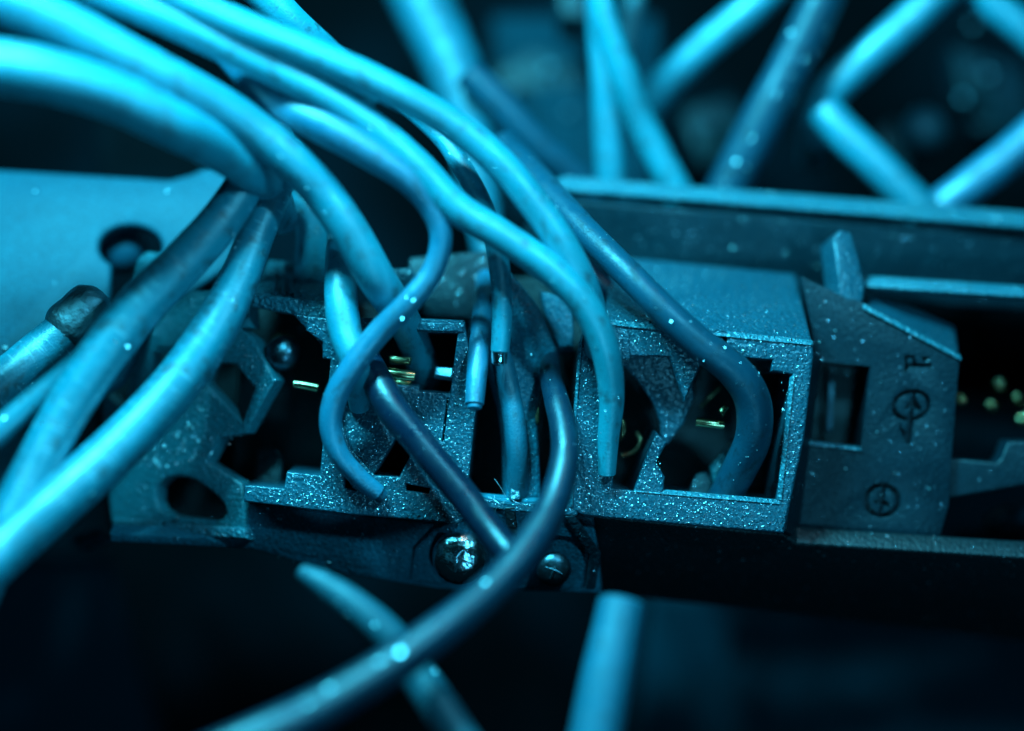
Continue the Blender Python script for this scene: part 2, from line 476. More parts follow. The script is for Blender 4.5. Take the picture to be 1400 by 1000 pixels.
# centre module
cm = slab("centre_module", [(333, 686), (334, 664), (350, 664), (388, 668), (392, 645), (437, 650), (452, 492), (441, 490), (441, 468), (418, 452), (420, 432), (455, 436), (545, 434),
      (634, 438), (646, 500), (651, 560), (640, 664), (652, 690), (628, 717), (480, 704)],
     [[(503, 452), (626, 456), (615, 538), (574, 535), (573, 528), (512, 524)],
      [(468, 540), (535, 545), (568, 572), (566, 612), (546, 652), (512, 650), (480, 614), (466, 575)],
      [(470, 648), (482, 668), (490, 672), (472, 668)],
      [(555, 662), (588, 668), (586, 675), (556, 671)],
      [(611, 545), (613.2, 545), (606.5, 604), (604.6, 604)]],
     0.0, 1.6, M_HOUSE, block, bevel=.032, res=3, label="centre module with the small contact window")
slab("recessed_face", [(462, 536), (580, 540), (572, 590), (541, 600), (518, 640), (505, 660), (470, 640)], [], -.2, .3, M_HOUSE, cm, b=-.08, bevel=.03)
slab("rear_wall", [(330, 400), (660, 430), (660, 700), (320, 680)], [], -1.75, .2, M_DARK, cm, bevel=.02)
# raised letter v on the recessed face
bmv = bmesh.new(); bmv.free()
for seg in (((489, 551), (495, 571)), ((503, 553), (495.5, 572))):
    b_, *_x = tube_bm([(seg[0][0], seg[0][1], -.19, 3.6), (seg[1][0], seg[1][1], -.17, 3.6)], per=4, sides=10, wob=0)
    finish("letter_stroke", b_, M_HOUSE, cm)
# window fittings
slab("window_bar", [(560, 440), (636, 441), (634, 455), (560, 452)], [], .03, .2, M_HOUSE, cm, bevel=.035)

# upper ledge over the left opening
ul = solid("upper_ledge", [(342, 404, -.35), (452, 412, -.12), (456, 364, -1.3), (366, 356, -1.5)], (0, -.12, -.5), M_EDGE, block, bevel=.05, label="upper ledge where the grey-teal cable lands")
solid("ledge_rim", [(345, 403, -.28), (452, 411, -.06), (452, 436, -.04), (418, 434, -.1), (398, 430, -.15), (344, 420, -.3)], (0, 0, -.5), M_EDGE, ul, bevel=.04)
solid("ledge_slope", [(398, 428, -.14), (422, 433, -.08), (446, 470, -.04), (446, 492, -.04), (438, 470, -.1)], (0, 0, -.6), M_HOUSE, ul, bevel=.03)
for q in (372, 384, 396):
    solid("rib", [(q, 402, -.28), (q + 6, 402, -.27), (q + 9, 362, -1.25), (q + 4, 362, -1.27)], (0, -.05, -.2), M_HOUSE, ul, bevel=.02)

# left bracket, leaning away
LB = dict(ref=(376, 520), a=.42, b=-.04)
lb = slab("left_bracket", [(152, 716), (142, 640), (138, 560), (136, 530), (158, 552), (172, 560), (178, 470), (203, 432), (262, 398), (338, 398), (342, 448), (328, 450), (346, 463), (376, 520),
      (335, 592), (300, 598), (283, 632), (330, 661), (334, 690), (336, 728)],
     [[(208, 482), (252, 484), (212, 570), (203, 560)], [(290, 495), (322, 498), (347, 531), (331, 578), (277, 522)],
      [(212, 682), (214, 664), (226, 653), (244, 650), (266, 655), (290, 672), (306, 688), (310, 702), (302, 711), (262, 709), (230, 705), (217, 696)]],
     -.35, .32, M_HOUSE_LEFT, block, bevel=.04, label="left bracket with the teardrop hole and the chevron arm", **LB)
slab("bracket_lip", [(152, 708), (336, 722), (338, 738), (156, 726)], [], -.28, .55, M_EDGE, lb, ref=(376, 520), a=.42, b=-.04, bevel=.06)
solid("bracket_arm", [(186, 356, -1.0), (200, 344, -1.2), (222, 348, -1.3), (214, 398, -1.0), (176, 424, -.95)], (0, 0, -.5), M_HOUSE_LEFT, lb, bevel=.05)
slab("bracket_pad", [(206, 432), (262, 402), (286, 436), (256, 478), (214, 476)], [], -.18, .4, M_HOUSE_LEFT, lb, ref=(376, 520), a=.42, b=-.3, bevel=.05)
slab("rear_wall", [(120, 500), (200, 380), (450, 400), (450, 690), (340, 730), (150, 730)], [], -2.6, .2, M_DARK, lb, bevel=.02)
slab("inner_block", [(350, 612), (382, 612), (386, 626), (384, 668), (345, 668)], [], -1.3, .5, M_WALL, lb, b=-.4, bevel=.05)
slab("inner_block", [(296, 706), (322, 690), (334, 712), (310, 716)], [], -1.4, .4, M_HOUSE_LEFT, lb, b=-.4, bevel=.05)

# recess between the two modules
cr = slab("centre_cone", [(700, 372), (738, 418), (764, 478), (742, 528), (736, 560), (742, 684), (694, 684), (692, 600), (686, 556), (668, 496), (676, 400)], [], -.45, .35, M_RAIL, block, ref=(720, 500), a=-.25, b=-.1, bevel=.08, res=4,
          label="tapered cone wall between the two modules")
solid("cone_ridge", [(696, 684, -.12), (712, 684, -.1), (712, 640, -.32), (706, 590, -.5), (698, 640, -.34)], (0, 0, -.2), M_HOUSE, cr, bevel=.03)
solid("recess_lip", [(636, 664, .0), (662, 682, -.02), (700, 688, .02), (752, 686, -.02), (790, 694, -.02), (790, 706, .0), (700, 700, .04), (655, 694, .0), (634, 680, 0)], (0, 0, -.5), M_HOUSE, cr, bevel=.03)
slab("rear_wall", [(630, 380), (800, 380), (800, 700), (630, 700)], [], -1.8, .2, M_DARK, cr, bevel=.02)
slab("shoulder", [(738, 398), (784, 404), (784, 474), (764, 474), (744, 428)], [], -.75, .6, M_RAIL, cr, b=-.2, bevel=.04)
slab("back_panel", [(560, 352), (690, 340), (700, 440), (672, 500), (640, 436), (556, 432)], [], -1.35, .3, M_PLATE, cr, b=-.15, bevel=.05)
slab("stub", [(530, 368), (562, 366), (574, 384), (552, 424), (540, 410)], [], -.8, .5, M_HOUSE, cr, b=-.1, bevel=.04)
slab("left_cheek", [(648, 440), (676, 440), (672, 500), (652, 552)], [], -.5, .5, M_RAIL, cr, a=-.4, bevel=.05)

# prow and the rail face that slopes back under the modules
RF = dict(ref=(700, 706), a=.05, b=.5)
slab("rail_face", [(340, 690), (628, 720), (700, 704), (780, 704), (812, 708), (822, 812), (600, 806), (470, 786), (345, 752), (150, 742), (150, 730), (336, 738)],
     [], -.22, .3, M_RAIL, block, bevel=.04, label="rail face sloping back under the modules", **RF)
slab("rail_underside", [(806, 707), (1072, 732), (1090, 744), (1600, 776), (1600, 905), (1300, 866), (1000, 832), (815, 812)], [], -.24, .3, M_DARK, block, ref=(700, 706), a=.07, b=1.3, bevel=.04)  # shade on this stretch of rail put into the near-black colour
prow = slab("prow", [(628, 718), (654, 692), (700, 696), (776, 702), (800, 735), (816, 762), (808, 806), (700, 806), (560, 796), (566, 752), (596, 722)],
     [[(628 + 40 * math.cos(t * math.pi / 12), 760 + 44 * math.sin(t * math.pi / 12)) for t in range(24)],
      [(762 + 33 * math.cos(t * math.pi / 12), 772 + 31 * math.sin(t * math.pi / 12)) for t in range(24)]],
     -.02, .35, M_RAIL, block, ref=(700, 696), a=.03, b=.6, bevel=.04, label="pointed prow with two round screw recesses")
solid("prow_ridge", [(690, 694, .05), (704, 694, .05), (712, 760, -.32), (700, 770, -.38)], (0, 0, -.2), M_DARK, prow, bevel=.02)
solid("prow_rib", [(770, 706, .0), (786, 704, .0), (822, 756, -.30), (814, 806, -.58), (800, 806, -.58), (806, 760, -.32)], (0, 0, -.25), M_WALL, prow, bevel=.03)

# marked plate on the right
GP = [(1096, 378), (1150, 404), (1182, 415), (1312, 486), (1306, 560), (1300, 640), (1297, 692), (1284, 736), (1180, 729), (1084, 722), (1112, 486), (1110, 450)]
GW = [(1121, 495), (1190, 501), (1177, 612), (1105, 603)]
gp = slab("marked_plate", GP, [GW], -.951, .8, M_PLATE, block, bevel=.03, label="flat plate carrying the stamped marks")
def ell(cx, cy, rx, ry, rot=0, n=28):
    c, s = math.cos(rot), math.sin(rot)
    return [(cx + rx * math.cos(2 * math.pi * k / n) * c - ry * math.sin(2 * math.pi * k / n) * s,
             cy + rx * math.cos(2 * math.pi * k / n) * s + ry * math.sin(2 * math.pi * k / n) * c) for k in range(n)]
def xf(pts, c0, c1, s):
    return [(c1[0] + (x - c0[0]) * s, c1[1] + (y - c0[1]) * s) for x, y in pts]
ringo = []
E = ell(1246, 554, 27.5, 21.5, -.25, 40)
E = sorted(E, key=lambda p: math.atan2(p[1] - 554, p[0] - 1246))
E2 = []
for p in E:
    an = math.degrees(math.atan2(p[1] - 554, p[0] - 1246))
    if 80 < an < 112: continue
    if an >= 112 and not ringo:
        E2 += [(1249.2, 576), (1245.8, 607), (1239, 608), (1231, 588), (1230, 580), (1236, 588), (1240, 592), (1241.5, 576)]
        ringo = [1]
    E2.append(p)
IL = [(1247.5, 538), (1236, 540.5), (1228, 546), (1224.6, 554), (1226, 562), (1233, 568), (1240, 570.3), (1243, 569), (1245.5, 556), (1239, 560.5), (1236.5, 557), (1245, 546), (1247.2, 541)]
IR = [(1252, 538), (1260, 540), (1266, 546), (1267.5, 553), (1264, 561), (1257, 567), (1248.5, 570.5), (1250.5, 557), (1258, 563), (1261.5, 559), (1254, 547), (1251.8, 541)]
c0, c1 = (1246, 554), (1206, 684)
R2 = ell(1206, 684, 25.5, 24, 0, 32)
JL = [(1207, 666), (1197, 668.5), (1190, 675), (1187.3, 684), (1189.5, 693), (1196, 700), (1201, 701.5), (1204, 690), (1197, 688), (1195.5, 685), (1203.5, 680), (1200, 673), (1203.5, 672)]
JR = [(1211.5, 666.4), (1219, 671), (1224, 678), (1224.6, 687), (1220.5, 695), (1213, 700.5), (1205.5, 702.2), (1208.5, 690), (1216, 694), (1218, 690.5), (1209, 683), (1211, 676)]
T1 = [(1237, 485.5), (1250, 486), (1253.5, 496.5), (1274, 497.5), (1274, 501.5), (1242, 502.5), (1241, 508), (1237, 509)]
T1i = [(1241, 489.5), (1247, 489.5), (1249, 496.3), (1241, 498)]
T2 = [(1260, 487), (1274, 489.5), (1268, 492.5), (1262, 494.8)]
slab("stamped_face", GP, [xf(GW, (1148, 553), (1148, 553), 1.0), E2, IL, IR, R2, JL, JR, T1, T1i, T2], -.8, .15, M_PLATE, gp, bevel=.008, res=1)
solid("slant_face", [(1182, 420, -.76), (1314, 491, -.76), (1306, 446, -1.7), (1196, 398, -1.7)], (0, -.1, -.3), M_HOUSE, gp, bevel=.06)
solid("lit_edge_strip", [(1180, 415, -.78), (1314, 486, -.80), (1316, 494, -.74), (1181, 423, -.73)], (0, 0, -.08), M_EDGE, gp, bevel=.02)  # pale strip added as the lit line along the slanting edge
solid("lit_edge_strip", [(1104, 602, -.80), (1176, 611, -.80), (1180, 617, -.75), (1104, 609, -.75)], (0, 0, -.08), M_EDGE, gp, bevel=.02)
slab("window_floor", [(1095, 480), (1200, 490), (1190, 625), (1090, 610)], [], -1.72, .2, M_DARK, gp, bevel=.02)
slab("contact_blade", [(1134, 520), (1141, 520), (1138, 592), (1131, 592)], [], -1.3, .1, M_DULL, gp, bevel=.01)
slab("lower_bridge", [(1298, 626), (1362, 633), (1369, 626), (1378, 603), (1600, 606), (1600, 668), (1398, 664), (1296, 682)], [], -.9, .6, M_PLATE, gp, bevel=.045)
solid("lower_rim", [(1076, 744, -.62), (1084, 727, -.88), (1284, 736, -.9), (1700, 760, -.9), (1700, 782, -.62), (1284, 754, -.62)], (0, -.02, -.3), M_EDGE, gp, bevel=.04)
slab("rear_wall", [(1080, 400), (1700, 400), (1700, 780), (1080, 740)], [], -4.0, .2, M_BACK, gp, bevel=.02)
slab("upright", [(1139, 324), (1150, 314), (1164, 318), (1174, 350), (1184, 392), (1180, 414), (1164, 414), (1148, 402), (1143, 352)], [], -.95, .5, M_HOUSE, gp, ref=(1160, 360), b=-.3, a=-.3, bevel=.045, res=4)
solid("shelf_rim", [(1176, 384, -1.1), (1190, 377, -1.3), (1700, 410, -1.3), (1700, 426, -1.05), (1186, 394, -1.05)], (0, -.02, -.6), M_EDGE, gp, bevel=.05)

# trough wall behind
tw = slab("trough_wall", [(742, 272), (775, 274), (1700, 350), (1700, 440), (1300, 420), (1090, 392), (838, 366), (760, 420), (700, 350)], [], -2.0, .3, M_WALL, block, ref=(1000, 330), b=.3, a=-.02, bevel=.05, label="long trough wall behind the modules")
solid("wall_rim", [(742, 254, -1.95), (770, 240, -2.15), (1700, 312, -2.15), (1700, 336, -1.85), (775, 260, -1.85)], (0, -.03, -.3), M_EDGE, tw, bevel=.07)

# ---- contacts and screws inside the block
def box_contact(pts, z, mat=M_BRASS, depth=.12, bevel=.03, a=0, b=-.5, parent=None, name="contact"):
    return slab(name, pts, [], z, depth, mat, parent, a=a, b=b, bevel=bevel)
HV = 0.56   # these tongues lean up toward the bench light
b_, *_x = tube_bm([(527, 510, -.12, 14), (546, 512, -.10, 15), (566, 514, -.12, 14)], sides=20); finish("contact", b_, M_BRASS, cm)
box_contact([(530, 486), (562, 488), (560, 497), (532, 496)], -.3, b=-.3, a=.15, parent=cm)
box_contact([(532, 518), (562, 521), (558, 530), (534, 527)], -.35, b=-.25, a=.2, parent=cm)
box_contact([(594, 500), (620, 502), (618, 518), (592, 514)], -.32, mat=M_DULL, b=-.5, a=.21, parent=cm)
b_, *_x = tube_bm([(952, 577, -.28, 12), (970, 579, -.27, 12), (989, 581, -.28, 12)], sides=20); finish("contact", b_, M_BRASS, rm)
box_contact([(982, 560), (990, 552), (996, 556), (988, 568)], -.24, b=-.5, a=.18, parent=rm)
b_, *_x = tube_bm([(958, 556, -1.0, 4), (972, 542, -.95, 4), (984, 530, -.95, 4)], sides=10); finish("contact_spring", b_, M_BRASS, rm)
b_, *_x = tube_bm([(844, 572, -.9, 5), (852, 578, -.85, 5), (852, 592, -.85, 5), (846, 600, -.9, 5)], sides=10); finish("contact_spring", b_, M_BRASS, rm)
b_, *_x = tube_bm([(870, 592, -.95, 5), (875, 600, -.92, 5), (872, 612, -.9, 5), (862, 620, -.9, 5), (850, 622, -.9, 5)], sides=10); finish("contact_spring", b_, M_BRASS, rm)
box_contact([(731, 570), (736, 556), (737, 576), (733, 580)], -.35, b=-.2, a=.3, parent=cr, depth=.06, bevel=.01)
dome("clamp_screw", 388, 482, -.55, 24, .2, M_DULL, cm, axis=(.1, .5, 1))
b_, *_x = tube_bm([(372, 468, -1.3, 8), (385, 460, -1.25, 8), (400, 462, -1.3, 8)], sides=12); finish("contact_spring", b_, M_BRASS, cm)
b_, *_x = tube_bm([(402, 525, -.5, 10), (418, 527, -.5, 11), (434, 530, -.5, 11)], sides=20); finish("contact", b_, M_BRASS, cm)
for q in ((1313, 548, 8), (1355, 556, 9), (1366, 526, 10), (1396, 575, 9), (1390, 545, 7), (1410, 570, 12)):
    dome("rivet", q[0], q[1], -2.3, q[2], .12, M_BRASS, gp, axis=(-.15, .42, 1))

def screw(px, py, z, rpx, mat, label):
    t = empty("screw", P(px, py, z - .5), label, "screw", "screws in the two round recesses of the prow")
    dome("screw_head", px, py, z, rpx, rpx / 100 * .55, mat, t, axis=(0, -.15, 1))
    # raised cross on the crown plus the shank
    b1, *_y = tube_bm([(px + 2, py + 6, z - .3, rpx * 1.1), (px + 3, py - 6, z - 1.4, rpx * 1.1)]); finish("shank", b1, mat, t)
    for an in (.4, 1.97):
        dx, dy = math.cos(an) * rpx * .5, math.sin(an) * rpx * .5
        bb, *_y = tube_bm([(px - dx, py - dy + 2, z + rpx / 100 * .44, 4), (px, py + 1, z + rpx / 100 * .5, 5), (px + dx, py + dy + 2, z + rpx / 100 * .44, 4)], sides=8)
        finish("slot_edge", bb, M_DULL, t)
    return t
screw(629, 762, -.3, 38, M_STEEL, "bright steel screw head in the left recess of the prow, beside the crossing wires")
screw(757, 778, -.42, 24, M_DULL, "dark screw head in the right recess of the prow, right of the long dark wire")

# ------------------------------------------------------------------ wires
def wire(pts, mat, label, name="wire", per=14, sides=28, wob=.012, dust=0, dsize=.009, spots=None, end=None, group="insulated wires of the connector", cat="wire", seed=None, sleeve=None):
    global R
    seed = R.random() * 50 if seed is None else seed
    base = P(*pts[-1][:3])
    t = empty(name, base, label, cat, group)
    b, C, T, rad = tube_bm(pts, per, sides, wob, seed)
    ins = finish("insulation", b, mat, t)
    if dust:
        rr = random.Random(int(seed * 100))
        sp = []
        for _ in range(dust):
            i = rr.randrange(2, len(C) - 2)
            view = (Vector((0, 0, D)) - C[i]).normalized()
            side = T[i].cross(view).normalized()
            up = side.cross(T[i]).normalized()
            if up.dot(view) < 0: up = -up
            an = rr.gauss(0, .75)
            n = (up * math.cos(an) + side * math.sin(an)).normalized()
            c = C[i] + T[i] * rr.uniform(-.1, .1) + n * rad[i] * 1.0
            sp.append((c, dsize * rr.uniform(.5, 1.5)))
        flakes("dust", sp, M_DUST, t, spread=.8, seed=int(seed * 10))
    if spots:
        sp = []
        for (px, py, r) in spots:
            # on the side of the wire facing the viewer
            best = min(range(len(C)), key=lambda i: (C[i].xy * (D / (D - C[i].z)) - P(px, py).xy).length)
            off = (P(px, py, C[best].z).xy - C[best].xy).length
            q = P(px, py, C[best].z + math.sqrt(max(0, rad[best] ** 2 - off ** 2)) + r * .5)
            sp.append((q, r))
        flakes("dust_crumb", sp, M_DUST, t, spread=.04, seed=int(seed * 10) + 1)
    if end:
        k, mt, w, ln = end
        Cn = C[-1] if k > 0 else C[0]
        Tn = T[-1] if k > 0 else -T[0]
        bm2 = bmesh.new()
        n = 16
        o1 = Tn.orthogonal().normalized(); o2 = Tn.cross(o1)
        rows = []
        for s, f in ((-.1, 1), (ln * .5, 1.02), (ln * .85, .95), (ln, .6)):
            rows.append([bm2.verts.new(Cn + Tn * s + (o1 * math.cos(2 * math.pi * j / n) + o2 * math.sin(2 * math.pi * j / n)) * w * f) for j in range(n)])
        for i in range(len(rows) - 1):
            for j in range(n):
                bm2.faces.new((rows[i][j], rows[i][(j + 1) % n], rows[i + 1][(j + 1) % n], rows[i + 1][j]))
        bm2.faces.new(rows[-1]); bm2.faces.new(rows[0])
        bmesh.ops.recalc_face_normals(bm2, faces=bm2.faces)
        finish("bare_end", bm2, mt, t)
    return t

wire([(-160, 92, 3.4, 72), (-40, 90, 3.2, 72), (60, 102, 3.0, 70), (160, 132, 2.5, 68), (240, 172, 2.0, 66), (300, 205, 1.4, 60), (345, 238, .9, 52), (372, 262, .2, 46), (386, 300, -.8, 44)],
     M_CYAN, "thickest bright cyan cable, lowest of those sweeping in from the top left corner", cat="cable")
wire([(-120, -46, 2.9, 70), (0, -2, 2.7, 68), (100, 42, 2.4, 65), (206, 97, 2.0, 62), (300, 148, 1.5, 60), (350, 182, 1.25, 59), (398, 220, 1.1, 57), (440, 264, .9, 55), (478, 318, .8, 54), (514, 380, .6, 52), (546, 428, .1, 48), (570, 476, -.65, 44), (584, 526, -1.15, 40), (586, 580, -1.5, 38)],
     M_CYAN, "thick bright cyan cable curving down into the small contact window", dust=40, cat="cable")
wire([(150, -60, 2.2, 44), (230, -10, 2.0, 44), (330, 35, 1.8, 44), (430, 75, 1.6, 44), (520, 115, 1.4, 44), (610, 165, 1.1, 44), (680, 220, .95, 44), (735, 285, .85, 44), (775, 345, .75, 43), (802, 400, .55, 41), (815, 450, .2, 36), (812, 500, -.3, 32), (812, 560, -.8, 30)],
     M_PALE, "bright cyan wire forming the upper right edge of the main bundle", dust=40, dsize=.010)
wire([(20, -60, 2.3, 46), (120, -18, 2.1, 46), (230, 26, 1.9, 46), (330, 74, 1.6, 46), (420, 118, 1.4, 46), (500, 168, 1.2, 45), (570, 228, 1.1, 45), (625, 285, 1.0, 45), (690, 325, .95, 44), (752, 368, .9, 43), (800, 418, .8, 42), (826, 475, .65, 40), (836, 540, .4, 35), (832, 600, .2, 29), (830, 648, .08, 24)],
     M_PALE, "bright cyan wire from the bundle ending at the left edge of the right window", dust=40, dsize=.010)
wire([(292, 58, .5, 34), (328, 94, .75, 42), (364, 130, 1.05, 47), (430, 166, 1.25, 50), (500, 206, 1.25, 46), (556, 244, 1.15, 39), (588, 282, 1.0, 34), (602, 322, .92, 31), (592, 368, .85, 31), (560, 412, .8, 33), (520, 454, .66, 34), (486, 498, .6, 34), (460, 542, .5, 33), (452, 582, .42, 31), (464, 622, .34, 29), (492, 654, .22, 27), (516, 674, .12, 25)],
     M_BLUE, "blue looping wire with a pale violet sheen whose tip rests on the centre module", dust=24, dsize=.010, spots=[(565, 411, .014), (550, 436, .016)], end=(1, M_DEEP, .10, .12))
wire([(470, 300, -.8, 40), (466, 350, -.2, 44), (466, 400, .2, 46), (472, 450, .35, 46), (486, 496, .45, 40), (490, 530, .1, 34), (492, 556, -.15, 28)],
     M_CYAN, "bright wire standing upright beside the main bundle and passing under the blue loop", dust=14)
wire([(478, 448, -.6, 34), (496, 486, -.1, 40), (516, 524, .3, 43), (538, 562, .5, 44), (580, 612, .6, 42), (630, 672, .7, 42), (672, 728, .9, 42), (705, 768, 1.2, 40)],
     M_NAVY, "blue wire, shade put into its near-black colour, running diagonally down across the centre module, under the longer dark wire", dust=14)  # the shade on this wire is put into its navy base colour
wire([(752, 470, -.9, 24), (752, 510, -.4, 30), (760, 545, .1, 34), (770, 585, .45, 37), (772, 630, .75, 40), (756, 690, 1.1, 44), (722, 750, 1.55, 50), (672, 806, 2.0, 51), (600, 864, 2.5, 54), (510, 925, 3.0, 57), (430, 972, 3.4, 60), (345, 1014, 3.8, 63), (220, 1070, 4.2, 66)],
     M_DUSK, "long dark blue wire in front, sweeping from the centre recess to the lower left", dust=12,
     spots=[(547, 893, .036), (664, 797, .020), (636, 826, .022), (612, 848, .018), (600, 856, .016), (450, 942, .020), (420, 962, .017), (520, 905, .02), (745, 690, .016)])
wire([(520, 120, -.1, 24), (560, 150, .1, 25), (604, 190, .2, 26), (630, 226, .3, 28), (656, 272, .35, 29), (676, 325, .35, 29), (685, 380, .3, 29), (686, 430, .25, 28), (683, 480, .2, 26)],
     M_CYAN, "thin cyan wire hanging straight into the centre recess, the longer of the two", end=(1, M_STEEL, .11, .2), dust=16, dsize=.01)
wire([(664, 380, -1.3, 26), (660, 420, -.6, 28), (656, 460, -.15, 29), (652, 505, .15, 29), (649, 552, .3, 26)],
     M_BLUE, "short thin blue wire stub ending against the right edge of the centre module", end=(1, M_BLUE, .10, .08))
wire([(676, 440, -.75, 26), (688, 500, -.32, 29), (700, 560, -.2, 31), (706, 610, -.18, 32), (708, 655, -.28, 31), (708, 690, -.45, 30)],
     M_MID, "dark blue wire deep inside the centre recess", group="insulated wires of the connector")
wire([(690, 200, -2.0, 46), (735, 250, -1.2, 44), (790, 308, -.4, 42), (850, 366, .2, 40), (905, 422, .45, 42), (955, 468, .45, 45), (1002, 505, .35, 48), (1028, 545, .2, 50), (1030, 595, 0, 50), (1012, 640, -.3, 48), (985, 690, -.7, 44)],
     M_DEEP, "deep blue wire bending into the right window and turning down inside", dust=60, dsize=.009, spots=[(918, 440, .02), (1010, 634, .03)])
wire([(740, 300, -1.6, 24), (800, 366, -1.2, 26), (850, 410, -1.0, 28), (900, 440, -.95, 26), (930, 480, -1.2, 24), (940, 540, -1.5, 22)],
     M_NAVY, "dark navy wire lying against the top of the right module under the deep blue one")
wire([(395, 238, -1.1, 42), (418, 275, -.95, 46), (428, 315, -.95, 48), (428, 360, -1.0, 52), (426, 400, -1.0, 52)],
     M_CYAN, "short dull teal cable that lands on the upper ledge left of the main bundle", dust=50, cat="cable")

# cables that leave the bundle down to the left
wire([(384, 180, .3, 46), (346, 236, .6, 52), (300, 304, .75, 58), (248, 362, .85, 63), (198, 412, .95, 66), (142, 482, 1.1, 66), (88, 566, 1.25, 63), (44, 648, 1.5, 60), (6, 728, 1.8, 58), (-36, 830, 2.2, 56)],
     M_SCUFF, "scratched cyan cable coming down from the bundle and bending off the left edge", dust=60, dsize=.012, cat="cable", spots=[(6, 572, .02)])
wire([(236, 372, .55, 26), (190, 424, .8, 32), (140, 470, .95, 34), (84, 516, 1.0, 35), (30, 562, 1.05, 38), (-10, 598, 1.1, 40), (-70, 650, 1.2, 40)],
     M_CYAN, "thinner cyan wire running beside the scratched cable to the left edge", dust=26, cat="cable")
wire([(394, 196, .1, 46), (376, 256, .3, 48), (350, 320, .4, 50), (322, 392, .5, 56), (285, 462, .65, 64), (228, 540, .85, 67), (150, 622, 1.2, 70), (70, 694, 1.6, 73), (-10, 764, 2.0, 76), (-120, 860, 2.8, 94)],
     M_SCUFF, "thick cyan cable with a dark scuff, crossing in front of the left bracket", dust=44, dsize=.012, cat="cable")
cb = wire([(100, 442, -.1, 58), (60, 478, 0, 62), (10, 522, .2, 64), (-60, 582, .4, 66), (-140, 650, .6, 68)],
     M_SCUFF, "short cyan cable with a worn grey cap at its end, at the left edge", dust=46, cat="cable")
# ribbed cap on that cable
bcap, *_x = tube_bm([(84, 456, -.08, 62), (90, 450, -.09, 69), (96, 444, -.10, 71), (108, 434, -.12, 70), (118, 424, -.16, 70), (128, 414, -.22, 66), (134, 408, -.26, 50)], per=6)
finish("cap", bcap, M_CAP, cb)
# background wires
BG = "blurred wires behind the connector"
wire([(300, -60, .2, 52), (355, -12, .1, 50), (400, 34, -.1, 48), (450, 80, -.6, 46), (500, 130, -1.5, 46)], M_PALE, "pale glossy wire dipping behind the bundle at the top edge, left of centre", group=BG)
wire([(540, -80, -4.6, 86), (580, 10, -4.3, 84), (618, 90, -4.0, 80), (640, 160, -3.6, 72), (652, 230, -3.0, 62), (662, 300, -2.4, 52), (672, 380, -1.9, 44)], M_CYANDIM, "thick blurred cyan cable dropping from the top edge behind the bundle", group=BG, cat="cable")
wire([(640, 100, -3.0, 44), (688, 148, -3.0, 46), (730, 195, -3.1, 46), (780, 240, -3.3, 46), (840, 300, -3.6, 44)], M_DEEP, "dark blue blurred wire sloping down behind the bundle to the trough wall", group=BG)
wire([(818, -60, -2.8, 44), (824, 40, -2.9, 44), (830, 140, -3.0, 42), (838, 260, -3.2, 42)], M_CYAN, "left one of the two bright wires standing upright behind the trough wall", group=BG)
wire([(812, -70, -2.2, 38), (826, 20, -2.3, 40), (852, 100, -2.5, 42), (882, 175, -2.8, 42), (930, 270, -3.0, 42)], M_PALE, "pale wire leaning across its upright neighbour behind the trough wall", group=BG)
wire([(880, -60, -4.2, 30), (866, 20, -4.1, 30), (850, 110, -4.2, 30), (840, 200, -4.4, 30)], M_TEAL, "faint teal wire behind the two upright wires", group=BG)
wire([(1100, -60, -3.4, 46), (1030, 8, -3.5, 48), (968, 60, -3.7, 48), (920, 104, -3.9, 46), (880, 150, -4.2, 44)], M_CYAN, "cyan wire slanting to the upper right, just right of the upright pair", group=BG)
wire([(1150, -60, -2.7, 56), (1115, 20, -2.8, 58), (1078, 95, -2.9, 58), (1040, 170, -3.0, 60), (990, 270, -3.2, 60)], M_DEEP, "dusty dark blue wire with a white glare, slanting behind the trough wall", group=BG, dust=22, dsize=.02,
     spots=[(1007, 222, .022), (1028, 190, .014), (1062, 130, .014), (1100, 82, .012)])
wire([(1330, -60, -3.2, 52), (1252, 20, -3.2, 52), (1190, 75, -3.3, 52), (1142, 120, -3.4, 50), (1118, 160, -3.7, 46), (1112, 220, -4.2, 40)], M_CYAN, "cyan wire slanting to the top right and bending down above the trough wall", group=BG)
wire([(1128, 150, -3.0, 50), (1150, 178, -2.9, 52), (1200, 226, -2.8, 52), (1262, 290, -2.8, 52)], M_CYAN, "short blunt-ended cyan wire falling to the right behind the trough wall", group=BG)
wire([(1480, 120, -2.9, 54), (1400, 196, -2.9, 54), (1345, 240, -2.9, 54), (1270, 296, -3.0, 52)], M_BLUE, "blue wire rising to the right edge from behind the trough wall", group=BG)
wire([(1300, -60, -3.4, 48), (1352, 0, -3.4, 48), (1400, 40, -3.4, 48), (1480, 110, -3.4, 48)], M_CYAN, "short piece of cyan wire across the top right corner", group=BG)
wire([(412, 782, 1.6, 22), (440, 798, 1.7, 36), (480, 826, 1.8, 46), (528, 868, 1.85, 52), (566, 918, 1.8, 54), (606, 975, 2.0, 56), (660, 1060, 2.2, 60)], M_TEAL, "teal wire below the rail, passing behind the long dark blue one", dust=30, dsize=.014)
wire([(850, 826, 1.9, 66), (843, 860, 2.0, 68), (828, 930, 2.2, 72), (806, 1060, 2.5, 78)], M_MID, "wide blunt-ended blue wire hanging straight down below the rail, right of centre")
wire([(1360, 720, -2.6, 40), (1376, 712, -2.4, 46), (1420, 706, -2.6, 46), (1500, 700, -3.0, 46)], M_DEEP, "blurred blue wire end in the low opening at the right edge", group=BG)

